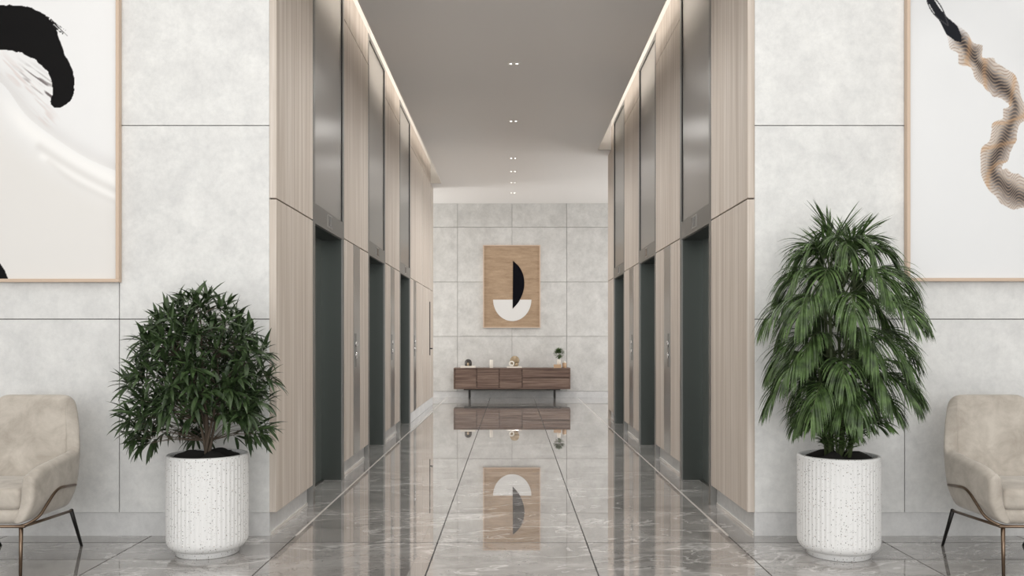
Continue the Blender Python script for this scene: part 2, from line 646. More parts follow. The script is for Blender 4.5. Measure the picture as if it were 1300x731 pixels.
def lift(s, c, k):
    side = 'left' if s < 0 else 'right'
    t = thing('elevator', '%s steel elevator in the %s oak wall, %s' % (ORD[k], side, BES[s][k]), 'elevator', (s * W, c, 0), 'elevators along the corridor')
    X = lambda d: s * d      # d > 0 goes into the wall
    ZO, ZH, ZTOP = 2.275, 2.444, 4.74
    fr = bmesh.new()
    for q in (-1, 1):
        add_box(fr, (X(-.002), q * FI, 0), (X(.22), q * (FO - .004), ZTOP))
    add_box(fr, (X(-.002), -FI, ZTOP - .05), (X(.06), FI, ZTOP))
    obj('frame', fr, 'steel_frame', t)
    hd = obj('header', box((X(.0), -FI, ZO), (X(.22), FI, ZH - .006), 0.002), 'steel_frame', t)
    obj('upper_panel', box((X(.010), -FI + .008, ZH), (X(.05), FI - .010, ZTOP - .05), 0.002), 'steel', t)
    for q in (-1, 1):
        obj('shadow_gap', box((X(.002), q * (FI - .008), ZH - .004), (X(.05), q * FI, ZTOP - .05)), 'gap_shade', t)  # black strips paint the shade on the steel reveals
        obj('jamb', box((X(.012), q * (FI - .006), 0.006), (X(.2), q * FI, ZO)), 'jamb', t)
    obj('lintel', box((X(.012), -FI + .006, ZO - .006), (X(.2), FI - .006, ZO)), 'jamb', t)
    obj('upper_backing', box((X(.05), -FI, ZH - .004), (X(.22), FI, ZT)), 'gap', t)
    for q in (-1, 1):
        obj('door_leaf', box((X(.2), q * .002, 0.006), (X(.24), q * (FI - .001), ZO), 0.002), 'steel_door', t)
    obj('sill', box((X(.17), -FI, 0.0), (X(.25), FI, 0.005)), 'steel_frame', t)
    ind = obj('indicator', box((X(-.005), -.095, 2.305), (X(.002), .095, 2.42), 0.002), 'steel', t)
    obj('screen', box((X(-.007), -.035, 2.32), (X(-.004), .035, 2.405)), 'dark_screen', ind)
    for q in (-1, 1):
        obj('screen_line', box((X(-.007), q * .075 - .004, 2.315), (X(-.004), q * .075 + .004, 2.41)), 'dark_screen', ind)
    return t


for s in (-1, 1):
    for k, c in enumerate(LIFTS):
        lift(s, c, k)

# call stations: steel strip with two round buttons
def station(s, y, k):
    side = 'left' if s < 0 else 'right'
    where = {(-1, 0): 'between the nearest and middle elevators', (-1, 1): 'between the middle and farthest elevators', (-1, 2): 'between the farthest elevator and the oak door',
             (1, 0): 'between the nearest and middle elevators', (1, 1): 'between the middle and farthest elevators'}[(s, k)]
    t = thing('call_station', 'steel call strip in the %s oak wall %s' % (side, where), 'call panel', (s * W, y, 0), 'lift call strips')
    obj('strip', box((s * -.006, -.17, ZB + .002), (s * -.0002, .17, ZS - .006), 0.001), 'steel', t)
    pl = obj('button_plate', box((s * -.012, -.14, 1.05), (s * -.006, -.06, 1.39), 0.001), 'steel_frame', t)
    for z in (1.17, 1.285):
        bm = bmesh.new()
        add_lathe(bm, [(0.031, 0), (0.031, .008), (.026, .013), (.0, .014)], 20)
        bmesh.ops.rotate(bm, verts=bm.verts, cent=(0, 0, 0), matrix=Matrix.Rotation(-s * PI / 2, 3, 'Y'))
        bmesh.ops.translate(bm, verts=bm.verts, vec=(s * -.012, -.10, z))
        obj('button', bm, 'chrome', pl, True)
for s in (-1, 1):
    for k, c in enumerate(LIFTS):
        if s > 0 and k == 2:
            continue
        station(s, c + 1.285 - (.04 if k == 2 else 0), k)

# ---------------------------------------------------------------- paintings
def px(x, y, Y):          # photograph pixel to metres on a plane at distance Y
    return ((x - 650) * Y / F, CH - (y - 429) * Y / F)


def picture_frame(t, x0, x1, z0, z1, y, wd=.024, dp=.04, mat='frame_wood'):
    for a, b in (((x0, z0), (x1, z0 + wd)), ((x0, z1 - wd), (x1, z1)), ((x0, z0 + wd), (x0 + wd, z1 - wd)), ((x1 - wd, z0 + wd), (x1, z1 - wd))):
        obj('frame_rail', box((a[0], y - dp, a[1]), (b[0], y, b[1]), 0.0015), mat, t)


def seg_dist(P, pts):
    """distance to a polyline, position along it, signed side"""
    best = np.full(P.shape[0], 1e9); tt = np.zeros(P.shape[0]); sg = np.zeros(P.shape[0])
    acc = 0.0
    for a, b in zip(pts[:-1], pts[1:]):
        a = np.array(a, float); b = np.array(b, float)
        d = b - a; L = np.hypot(*d)
        u = np.clip(((P - a) @ d) / (L * L), 0, 1)
        q = P - (a + u[:, None] * d)
        ds = np.hypot(q[:, 0], q[:, 1])
        m = ds < best
        best[m] = ds[m]; tt[m] = acc + u[m] * L
        sg[m] = np.sign(d[0] * q[m, 1] - d[1] * q[m, 0])
        acc += L
    return best, tt, sg


def in_poly(P, poly):
    x, y = P[:, 0], P[:, 1]
    c = np.zeros(len(P), bool)
    n = len(poly)
    for i in range(n):
        x0, y0 = poly[i]; x1, y1 = poly[(i + 1) % n]
        if y0 == y1:
            continue
        m = ((y0 > y) != (y1 > y)) & (x < (x1 - x0) * (y - y0) / (y1 - y0) + x0)
        c ^= m
    return c


def catmull(pts, n=8):
    pts = [np.array(p, float) for p in pts]
    pts = [2 * pts[0] - pts[1]] + pts + [2 * pts[-1] - pts[-2]]
    out = []
    for i in range(1, len(pts) - 2):
        p0, p1, p2, p3 = pts[i - 1:i + 3]
        for k in range(n):
            t = k / n
            out.append(.5 * ((2 * p1) + (-p0 + p2) * t + (2 * p0 - 5 * p1 + 4 * p2 - p3) * t * t + (-p0 + 3 * p1 - 3 * p2 + p3) * t ** 3))
    out.append(pts[-2])
    return [tuple(p) for p in out]


def smooth(e0, e1, x):
    t = np.clip((x - e0) / (e1 - e0), 0, 1)
    return t * t * (3 - 2 * t)


def canvas(t, x0, x1, z0, z1, y, fn, res=0.0042):
    """flat print: grid of points coloured by fn(photo-like coordinates on the canvas plane)"""
    nx = int((x1 - x0) / res); nz = int((z1 - z0) / res)
    gx, gz = np.meshgrid(np.linspace(x0, x1, nx), np.linspace(z0, z1, nz))
    co = np.stack([gx.ravel(), np.full(gx.size, y), gz.ravel()], 1)
    idx = np.arange(nx * nz).reshape(nz, nx)
    quads = np.stack([idx[:-1, :-1], idx[:-1, 1:], idx[1:, 1:], idx[1:, :-1]], -1).reshape(-1, 4)
    me = bpy.data.meshes.new('canvas')
    me.vertices.add(len(co)); me.vertices.foreach_set('co', co.ravel())
    me.loops.add(quads.size); me.loops.foreach_set('vertex_index', quads.ravel())
    me.polygons.add(len(quads)); me.polygons.foreach_set('loop_start', np.arange(0, quads.size, 4))
    me.update(calc_edges=True)
    P = np.stack([650 + co[:, 0] * F / y, 429 - (co[:, 2] - CH) * F / y], 1)
    c = fn(P) / 255.0
    c = np.where(c <= 0.04045, c / 12.92, ((c + .055) / 1.055) ** 2.4)
    at = me.color_attributes.new('print', 'FLOAT_COLOR', 'POINT')
    at.data.foreach_set('color', np.concatenate([c, np.ones((len(c), 1))], 1).ravel().astype(np.float32))
    me.materials.append(M['print'])
    o = bpy.data.objects.new('canvas', me)
    COL.objects.link(o); o.parent = t
    return o


rng = np.random.default_rng(3)


def vnoise(P, sx, sy, seed=0):
    r = np.random.default_rng(seed)
    g = r.random((256, 256))
    x = P[:, 0] / sx; y = P[:, 1] / sy
    xi = np.floor(x).astype(int); yi = np.floor(y).astype(int)
    fx = x - xi; fy = y - yi
    fx = fx * fx * (3 - 2 * fx); fy = fy * fy * (3 - 2 * fy)
    G4 = lambda i, j: g[i % 256, j % 256]
    return (G4(xi, yi) * (1 - fx) * (1 - fy) + G4(xi + 1, yi) * fx * (1 - fy) + G4(xi, yi + 1) * (1 - fx) * fy + G4(xi + 1, yi + 1) * fx * fy)


def paint_left(P):
    x, y = P[:, 0], P[:, 1]
    col = np.empty((len(P), 3)); col[:] = (231, 231, 231)
    low = np.array([224, 222, 219.])
    # broad greige field below the sweep
    edge = catmull([(-120, 40), (-60, 70), (0, 104), (35, 148), (80, 182), (115, 203), (160, 222)], 10)
    d, tt, sg = seg_dist(P, edge)
    below = (sg > 0) & (x > -125)
    a = smooth(0, 60, d)[:, None]
    col = np.where(below[:, None], col * (1 - a) + low * a, col)
    # grey shade just above the sweep, thin rosy streaks at its upper left
    sh = (np.exp(-(d / 13.0) ** 2) * (sg < 0))[:, None]
    col = col * (1 - .30 * sh) + np.array([182, 178, 176.]) * (.30 * sh)
    # pale folds of the sweep
    for pts, wd, amp, c in (([(0, 128), (40, 166), (80, 193), (120, 216), (160, 236)], 11, .85, (243, 242, 240)),
                            ([(55, 198), (85, 216), (115, 233), (160, 256)], 6, .8, (244, 243, 241)),
                            ([(50, 186), (80, 206), (115, 226), (160, 248)], 5, .30, (190, 186, 182)),
                            ([(62, 205), (90, 228), (120, 244), (160, 262)], 4, .22, (196, 192, 188))):
        dd, _, _ = seg_dist(P, catmull(pts, 8))
        k = (amp * np.exp(-(dd / wd) ** 2))[:, None] * np.clip((x[:, None] + 5) / 30, 0, 1)
        col = col * (1 - k) + np.array(c, float) * k
    # dry streaked white and dark brush where the stroke turns
    st = [(24, 84), (40, 96), (56, 110), (66, 124)]
    dd, ts, _ = seg_dist(P, st)
    streak = vnoise(np.stack([x + y * .75, (y - x * .75) * 1.0], 1), 22, 2.2, 5)
    k = np.clip((streak - .52) * 5, 0, 1) * np.exp(-(dd / 9) ** 2) * np.clip(ts / 18, .15, 1)
    col = col * (1 - .8 * k[:, None]) + np.array([70, 60, 60.]) * .8 * k[:, None]
    st = [(0, 78), (22, 95), (45, 125), (60, 150)]
    dd, ts, _ = seg_dist(P, st)
    k = np.clip((vnoise(np.stack([x + y, y - x], 1), 30, 3, 9) - .5) * 4, 0, 1) * np.exp(-(dd / 10) ** 2)
    col = col * (1 - .3 * k[:, None]) + np.array([190, 165, 158.]) * .3 * k[:, None]
    # bold black stroke
    poly = catmull([(-140, 60), (-80, 22), (-30, 8), (0, 7), (18, 6), (34, 8), (50, 14), (63, 24), (71, 36), (75, 48), (79, 62), (86, 76), (92, 90), (95, 104), (93, 118), (88, 129), (79, 135), (70, 136), (65, 131), (66, 121), (67, 110), (64, 98), (57, 88), (48, 79), (37, 72), (22, 66), (0, 64), (-30, 70), (-90, 120), (-140, 180)], 6)
    jit = (vnoise(P, 5, 5, 2) - .5) * 2.2
    Q = P + np.stack([jit, (vnoise(P, 4, 4, 4) - .5) * 2.2], 1)
    ins = in_poly(Q, poly)
    col[ins] = (12, 11, 12)
    # dry tail
    for (a, b) in (((66, 27), (86, 46)), ((68, 33), (80, 43)), ((60, 22), (84, 39))):
        dd, ts, _ = seg_dist(P, [a, b])
        k = (dd < 1.3 * (1 - ts / 32)) & (vnoise(P, 2.5, 2.5, 8) > .35)
        col[k] = (30, 28, 28)
    # lower black stroke at the left edge
    poly = [(-60, 300), (-6, 322), (0, 334), (6, 343), (10, 353), (8, 362), (-60, 362)]
    col[in_poly(P, poly)] = (13, 12, 13)
    return col


def paint_right(P):
    x, y = P[:, 0], P[:, 1]
    col = np.empty((len(P), 3)); col[:] = (226, 227, 228)
    k = vnoise(P, 60, 60, 12)[:, None] * np.exp(-(y / 90.0) ** 2)[:, None]
    col = col - 14 * k
    path = catmull([(1160, -40), (1178, -6), (1190, 14), (1202, 30), (1216, 48), (1232, 70), (1250, 90), (1270, 104), (1283, 118), (1290, 134), (1286, 150), (1277, 168), (1266, 190), (1260, 206), (1262, 222), (1276, 234), (1292, 244), (1310, 256), (1340, 290), (1380, 300), (1420, 340)], 8)
    d, t, sg = seg_dist(P, path)
    wob = 1 + .16 * np.sin(t / 13.0) + .10 * np.sin(t / 5.1 + 1) + .5 * (vnoise(np.stack([t, sg * 40], 1), 11, 20, 21) - .5)
    wd = np.interp(t, [0, 60, 75, 95, 120, 160, 220, 260, 310, 420], [3, 5, 7, 9, 15, 18, 14, 16, 17, 20])
    w_out = wd * wob
    r = d / w_out * sg
    ins = d < w_out
    # translucent tan veil
    a = (ins * .34 * np.interp(t, [0, 88, 120, 400], [0, 0, 1, 1]))[:, None]
    col = col * (1 - a) + np.array([190, 158, 128.]) * a
    # dark core
    core = np.exp(-((r - .15 * np.sin(t / 25.0)) / .52) ** 2) * np.interp(t, [0, 85, 105, 150, 200, 230, 270, 320, 400], [0, 0, .98, .9, .92, .7, .92, .85, .8])
    core = np.where(ins, core, 0)[:, None]
    col = col * (1 - core) + np.array([52, 48, 50.]) * core
    # fine wavy lines across the ribbon
    ph = y * 1.02 + 5.5 * np.sin(x / 7.0 + t / 33.0) + 3.0 * np.sin(x / 3.3)
    ln = np.clip(np.cos(ph * 2 * PI / 4.4) * 1.6 - .25, 0, 1) * ins * np.interp(t, [0, 92, 112, 400], [0, 0, 1, 1])
    ln = ln[:, None]
    tone = np.where((np.abs(r) < .55)[:, None], np.array([214, 184, 152.]), np.array([128, 104, 88.]))
    col = col * (1 - .5 * ln) + tone * .5 * ln
    # warm twist bands
    for c0 in (128, 158, 205, 240, 275, 306):
        b = np.exp(-((t - c0 - 14 * r) / 4.0) ** 2) * ins
        b = (.42 * b)[:, None]
        col = col * (1 - b) + np.array([196, 150, 106.]) * b
    # solid dark start
    blk = (d < np.interp(t, [0, 42, 62, 76, 92, 106, 112], [3.5, 4, 4.5, 5.5, 9, 5, 0])) & (t < 112)
    col[blk] = (26, 28, 34)
    # two loose threads at the start
    for o_ in (-7, 6):
        e = np.abs(d * sg - o_ * np.sin(np.clip((t - 30) / 55, 0, 1) * PI)) < .8
        e &= (t > 30) & (t < 85)
        col[e] = (60, 60, 64)
    return col


YP = YF - .012
t = thing('painting', 'large framed abstract with a bold black brush stroke on the left concrete wall', 'painting', (0, 0, 0))
xr, zb = px(151.5, 358, YP - .03)
picture_frame(t, xr - 1.75, xr, zb, zb + 2.5, YF - .006, .022, .045)
canvas(t, xr - 1.75 + .02, xr - .02, zb + .02, zb + 2.48, YF - .022, paint_left)
t = thing('painting', 'large framed abstract with a twisting tan line ribbon on the right concrete wall', 'painting', (0, 0, 0))
xl, zb = px(1151, 357, YP - .03)
picture_frame(t, xl, xl + 1.75, zb, zb + 2.5, YF - .006, .022, .045)
canvas(t, xl + .02, xl + 1.73, zb + .02, zb + 2.48, YF - .022, paint_right)

# boat-like picture on the far wall
t = thing('painting', 'tan picture of a black half sail and white half disc on the far wall', 'painting', (0, 0, 0))
YA = YB - .04
x0, z1 = px(613.3, 311, YA); x1, z0 = px(686, 416, YA)
picture_frame(t, x0, x1, z0, z1, YB - .002, .022, .05)
obj('canvas', box((x0 + .02, YB - .035, z0 + .02), (x1 - .02, YB - .008, z1 - .02)), 'burlap', t)


def flat(poly, y, th=.003):
    bm = bmesh.new()
    f = [bm.verts.new((px(a, b, y)[0], y, px(a, b, y)[1])) for a, b in poly]
    bk = [bm.verts.new((v.co.x, y + th, v.co.z)) for v in f]
    bm.faces.new(f); bm.faces.new(list(reversed(bk)))
    for i in range(len(f)):
        j = (i + 1) % len(f)
        bm.faces.new((f[i], bk[i], bk[j], f[j]))
    bmesh.ops.recalc_face_normals(bm, faces=bm.faces)
    return bm


obj('white_half_disc', flat([(650.3 + 24.3 * math.cos(a), 380.3 + 27.2 * math.sin(a)) for a in [PI * i / 40 for i in range(41)]], YB - .038), 'white_paint', t)
obj('black_half_sail', flat([(651.2, 331.3)] + [(p[0], p[1]) for p in catmull([(652.2, 331.5), (659.5, 339), (664.3, 349), (665.7, 360), (664, 371), (658.5, 383), (650.8, 392)], 6)], YB - .0415), 'ink', t)

# ---------------------------------------------------------------- console under the picture
cx, cy0, cy1 = 0.0, 18.86, YB - .05
L = 1.29
t = thing('console', 'long low walnut console with three doors and two drawers against the far wall', 'sideboard', (cx, (cy0 + cy1) / 2, 0))
D0 = cy0 - (cy0 + cy1) / 2; D1 = -D0
zt, zb = .681, .215
gx = [(v - 650) * 18.87 / F for v in (605.2, 633.8, 662.8)]
bm = bmesh.new()
add_box(bm, (-L, D0, zt - .022), (L, D1, zt), .002)
add_box(bm, (-L, D0, zb), (L, D1, zb + .022), .002)
add_box(bm, (-L, D0, zb + .022), (-L + .022, D1, zt - .022))
add_box(bm, (L - .022, D0, zb + .022), (L, D1, zt - .022))
add_box(bm, (-L + .022, D0 + .03, zb + .022), (L - .022, D1, zt - .022))
obj('carcass', bm, 'walnut', t)
ex = [-L + .022] + gx + [L - .022]
for i in range(3):
    d = obj('door', box((ex[i] + .012, D0 + .002, zb + .028), (ex[i + 1] - .012, D0 + .024, zt - .028), .0015), 'walnut', t)
zm = CH - (479.7 - 429) * 18.87 / F
obj('drawer', box((ex[3] + .012, D0 + .002, zm + .010), (ex[4] - .004, D0 + .024, zt - .028), .0015), 'walnut', t)
obj('drawer', box((ex[3] + .012, D0 + .002, zb + .028), (ex[4] - .004, D0 + .024, zm - .010), .0015), 'walnut', t)
obj('base_rail', box((-1.07, D0 + .04, zb - .025), (1.07, D1 - .04, zb)), 'black_metal', t)
for lx in (-.945, .949):
    bm = bmesh.new()
    add_box(bm, (lx - .018, D0 + .05, 0), (lx + .018, D0 + .08, zb - .02))
    add_box(bm, (lx - .018, D1 - .08, 0), (lx + .018, D1 - .05, zb - .02))
    add_box(bm, (lx - .018, D0 + .08, 0), (lx + .018, D1 - .08, .015))
    obj('leg', bm, 'black_metal', t)

YO = 19.0
XP = lambda p: (p - 650) * YO / F
# left end: pale tray with a dark dome
o = obj('tray', box((-.165, -.11, 0), (.165, .11, .045), .006, 2), 'ivory'); o.location = (XP(594.3), YO, zt)
o['label'] = 'flat ivory tray under the dark dome at the left end of the console'; o['category'] = 'tray'
t = thing('dome_ornament', 'small dark domed ornament with an arched opening on the ivory tray', 'ornament', (XP(594.5), YO, zt + .045))
obj('dome', add_lathe(bmesh.new(), [(.078, 0), (.08, .05), (.077, .09), (.062, .122), (.035, .142), (0, .149)], 24), 'dark_ceramic', t, True)
o = obj('arch_inset', add_lathe(bmesh.new(), [(.02, 0), (.026, .03), (.022, .06), (0, .078)], 14, (0, -.07, .004)), 'gold', t, True)
# pale cylinder candle
t = thing('candle', 'slim pale candle standing between the dome and the ring sculpture', 'candle', (XP(623.8), YO, zt))
obj('wax', add_lathe(bmesh.new(), [(.037, 0), (.038, .004), (.038, .17), (.034, .178), (0, .176)], 24), 'ivory', t, True)
obj('wick', tube([(0, 0, .174), (.002, 0, .196)], .002, 6), 'black_metal', t)
# centre group
o = obj('marble_block', box((-.165, -.09, 0), (.165, .09, .035), .004, 2), 'ivory'); o.location = (XP(653), YO, zt)
o['label'] = 'low ivory slab under the ring and disc ornaments in the middle of the console'; o['category'] = 'tray'


def ring(r, rt, n=28):
    return tube_closed([(r * math.cos(2 * PI * i / n), 0, r * math.sin(2 * PI * i / n)) for i in range(n)], rt)


def tube_closed(pts, rt, n=10):
    bm = bmesh.new()
    rings = []
    N = len(pts)
    for i in range(N):
        p = Vector(pts[i]); d = (Vector(pts[(i + 1) % N]) - Vector(pts[i - 1])).normalized()
        y = Vector((0, 1, 0)); q = d.cross(y)
        rings.append([bm.verts.new(p + (y * math.cos(2 * PI * k / n) + q * math.sin(2 * PI * k / n)) * rt) for k in range(n)])
    for i in range(N):
        a, b = rings[i], rings[(i + 1) % N]
        for k in range(n):
            j = (k + 1) % n
            bm.faces.new((a[k], a[j], b[j], b[k]))
    return bm


o = obj('ring_sculpture', ring(.045, .017), 'ivory', None, True); o.location = (XP(649.6), YO - .03, zt + .035 + .062)
o['label'] = 'small ivory ring sculpture standing in front of the round gold disc'; o['category'] = 'ornament'
t = thing('disc_ornament', 'round gold disc ornament on a stub foot behind the ivory ring', 'ornament', (XP(653.5), YO + .045, zt + .035))
bm = bmesh.new(); add_lathe(bm, [(0, -.010), (.098, -.010), (.105, 0), (.098, .010), (0, .010)], 32)
bmesh.ops.rotate(bm, verts=bm.verts, cent=(0, 0, 0), matrix=Matrix.Rotation(PI / 2, 3, 'X'))
bmesh.ops.translate(bm, verts=bm.verts, vec=(0, 0, .125))
obj('disc', bm, 'gold', t, True)
obj('foot', add_lathe(bmesh.new(), [(.04, 0), (.04, .01), (.012, .018), (.012, .03)], 16), 'gold', t, True)
o = obj('gold_orb', add_lathe(bmesh.new(), [(.012, 0), (.034, .012), (.044, .036), (.036, .062), (.014, .076), (0, .078)], 20), 'gold', None, True)
o.location = (XP(656.0), YO - .035, zt + .035)
o['label'] = 'small gold orb beside the ivory ring, in front of the disc'; o['category'] = 'ornament'
# right end: box, vase with plant, glass jar
o = obj('storage_box', box((-.08, -.08, 0), (.08, .08, .075), .004, 2), 'tan_box'); o.location = (XP(707.6), YO - .02, zt)
o['label'] = 'low tan box carrying the vase at the right end of the console'; o['category'] = 'box'
t = thing('potted_plant', 'small bushy green plant in an ivory vase on the tan box', 'plant', (XP(709.5), YO - .02, zt + .075))
obj('vase', add_lathe(bmesh.new(), [(.03, 0), (.04, .01), (.042, .07), (.034, .115), (.03, .118), (.03, .1), (0, .1)], 24), 'ivory', t, True)


def small_leaf(bm, p, d, ln, wd):
    d = d.normalized(); s = d.cross(Vector((0, 0, 1)))
    s = s.normalized() if s.length > .01 else Vector((1, 0, 0))
    a = bm.verts.new(p); b = bm.verts.new(p + d * ln * .45 + s * wd); c = bm.verts.new(p + d * ln); e = bm.verts.new(p + d * ln * .45 - s * wd)
    m = bm.verts.new(p + d * ln * .5 + Vector((0, 0, .004)))
    bm.faces.new((a, b, m)); bm.faces.new((b, c, m)); bm.faces.new((c, e, m)); bm.faces.new((e, a, m))


bm = bmesh.new()
for k in range(280):
    d = Vector((random.gauss(0, 1), random.gauss(0, 1), random.gauss(.1, 1))).normalized()
    c = Vector((0, 0, .245)) + Vector((d.x * .09, d.y * .08, d.z * .085)) * random.random() ** .5
    small_leaf(bm, c, d + Vector((0, 0, .3)), .07, .010)
o = obj('foliage', bm, 'palm', t, kind='stuff')
bm = bmesh.new()
for k in range(5):
    a = 2 * PI * k / 5
    add_tube(bm, [(.008 * math.cos(a), .008 * math.sin(a), .1), (.03 * math.cos(a), .03 * math.sin(a), .2)], .0025, 5)
obj('stem', bm, 'petiole', t)
t = thing('glass_jar', 'small lidded jar at the right end of the console, beside the plant vase', 'jar', (XP(716.6), YO, zt))
obj('jar_body', add_lathe(bmesh.new(), [(.04, 0), (.045, .006), (.046, .10), (.04, .112)], 24), 'tan_box', t, True)
obj('lid', add_lathe(bmesh.new(), [(.041, .113), (.042, .13), (.012, .136), (.012, .15), (0, .153)], 20), 'ivory', t, True)

# ---------------------------------------------------------------- armchairs
def shell_mesh():
    """upholstered shell: arms and high back swept as one U-shaped band"""
    # plan path parameter: left arm front -> back -> right arm front (upper rim, half width .35)
    def plan(u):
        # returns (x, y, nx, ny) of the outer line, outward normal; u in [-1, 1]
        s = 1 if u >= 0 else -1
        a = abs(u)
        hw, yb, yf, R = .345, .215, -.315, .10
        Lb, Lc, La = hw - R, R * PI / 2, (yb - R) - yf
        tot = Lb + Lc + La
        q = a * tot
        if q <= Lb:
            return s * q, yb, 0, 1
        if q <= Lb + Lc:
            th = (q - Lb) / R
            return s * (Lb + R * math.sin(th)), yb - R + R * math.cos(th), s * math.sin(th), math.cos(th)
        y = yb - R - (q - Lb - Lc)
        return s * hw, y, s, 0
    hw, R = .345, .10
    tot = (hw - R) + R * PI / 2 + (.215 - R + .315)
    ub, uc = (hw - R) / tot, (hw - R + R * PI / 2) / tot
    us = []
    for a, b, n in ((0, ub * .8, 4), (ub * .8, ub + (uc - ub) * .25, 3), (ub + (uc - ub) * .25, uc + .02, 8), (uc + .02, .97, 7), (.97, 1.0, 2)):
        us += [a + (b - a) * k / n for k in range(n)]
    us.append(1.0)
    us = [-v for v in reversed(us[1:])] + us

    def top(a):
        if a <= ub * .8:
            return .985
        m = ub + (uc - ub) * .25
        e = uc + .01
        if a <= m:
            t = (a - ub * .8) / (m - ub * .8)
            return .985 - .02 * t * t
        if a <= e:
            t = (a - m) / (e - m)
            t = t * t * (3 - 2 * t)
            return .965 + (.645 - .965) * t
        t = (a - e) / (1 - e)
        return .645 - .055 * t - .02 * max(0, t - .85) / .15
    zb = .295
    bm = bmesh.new()
    cols = []
    NV = 9
    for u in us:
        a = abs(u)
        x, y, nx, ny = plan(u)
        zt = top(a)
        th = .085 if a < ub else .078
        isback = max(0, min(1, (uc - a) / (uc - ub))) if a > ub else 1
        ring = []

        def place(d, z):
            # d: depth inwards from outer line
            px_, py_ = x - nx * d, y - ny * d
            # leaning back, narrowing upwards
            k = max(0, z - .40) / .585
            lean = .125 * k * (1 if a < uc else max(0, 1 - (a - uc) * 3))
            wid = 1 - .17 * max(0, z - .62) / .365
            # underside tucks in
            tuck = max(0, (.43 - z) / .135)
            px_ *= wid * (1 - .16 * tuck ** 1.6)
            py_ += lean - (.05 * tuck ** 1.5 * (1 if ny > .3 else 0))
            # front edge of the arm leans forward at the bottom
            if a > uc:
                f = (a - uc) / (1 - uc)
                py_ -= .02 * f * max(0, (.6 - z)) / .3
            return (px_, py_, z)
        r = th / 2
        for k in range(NV):
            z = zb + (zt - r - zb) * k / (NV - 1)
            ring.append(place(0, z))
        for k in range(1, 6):
            an = PI * k / 6
            ring.append(place(r - r * math.cos(an), zt - r + r * math.sin(an)))
        for k in range(NV):
            z = zt - r - (zt - r - zb) * k / (NV - 1)
            ring.append(place(th, z))
        cols.append([bm.verts.new(p) for p in ring])
    n = len(cols[0])
    for A, B in zip(cols, cols[1:]):
        for k in range(n - 1):
            bm.faces.new((A[k], A[k + 1], B[k + 1], B[k]))
        bm.faces.new((A[n - 1], A[0], B[0], B[n - 1]))
    for A, sgn in ((cols[0], 1), (cols[-1], -1)):
        # rounded end of the arm: inset loop pushed forward
        c = sum((v.co for v in A), Vector()) / n
        prev = A
        for f, dy in ((.82, -.016), (.45, -.022)):
            nxt = []
            for i, v in enumerate(A):
                j = n - 1 - i
                mid = (v.co + A[j].co) / 2
                p = mid + (v.co - mid) * f
                p.y += dy
                nxt.append(bm.verts.new(p))
            for k in range(n):
                j = (k + 1) % n
                bm.faces.new((prev[k], prev[j], nxt[j], nxt[k]))
            prev = nxt
        h = n // 2
        for k in range(h):
            j = n - 1 - k
            if k + 1 < j - 1:
                bm.faces.new((prev[k], prev[k + 1], prev[j - 1], prev[j]))
            elif k + 1 == j - 1:
                bm.faces.new((prev[k], prev[k + 1], prev[j]))
    bmesh.ops.recalc_face_normals(bm, faces=bm.faces)
    return bm


def subsurf(o, lv):
    m = o.modifiers.new('smooth', 'SUBSURF')
    m.levels = lv
    m.render_levels = lv


def armchair(cx, label):
    t = thing('armchair', label, 'armchair', (cx, 5.17, 0), 'armchairs against the concrete walls')
    sh = obj('shell', shell_mesh(), 'fabric', t, True)
    subsurf(sh, 1)
    # seat pan closing the shell underneath
    bm = box((-.275, -.335, .285), (.275, .165, .375), .03, 3)
    for v in bm.verts:
        if v.co.z < .31:
            v.co.x *= .97
    obj('seat_base', bm, 'fabric', t, True)
    bm = box((-.268, -.345, .368), (.268, .16, .485), .036, 4)
    for v in bm.verts:
        v.co.z += .018 * (1 - (v.co.x / .268) ** 2) * (1 if v.co.z > .43 else 0)
    cu = obj('seat_cushion', bm, 'fabric', t, True)
    r = .0085
    for s in (-1, 1):
        pts = fillet([(s * .346, .12, .435), (s * .351, -.10, .455), (s * .338, -.275, .315), (s * .29, -.345, .281), (s * .02, -.347, .280)], .07, 8)
        obj('frame_rail', tube(pts, r, 10), 'brass', t, True)
        obj('side_rail', tube(fillet([(s * .272, -.338, .274), (s * .285, -.1, .27), (s * .288, .18, .262)], .03), r, 10), 'brass', t, True)
        lg = obj('leg', tube([(s * .272, -.338, .278), (s * .278, -.355, .0)], [.012, .009], 10), 'brass', t, True)
        lg = obj('leg', tube([(s * .288, .18, .266), (s * .262, .36, .0)], [.013, .009], 10), 'black_metal', t, True)
    obj('cross_bar', tube([(-.3, -.347, .280), (.3, -.347, .280)], r, 10), 'brass', t, True)
    return t


armchair(-3.05, 'beige velvet armchair with brass frame, left of the leafy bush')
armchair(3.05, 'beige velvet armchair with brass frame, right of the tall palm')

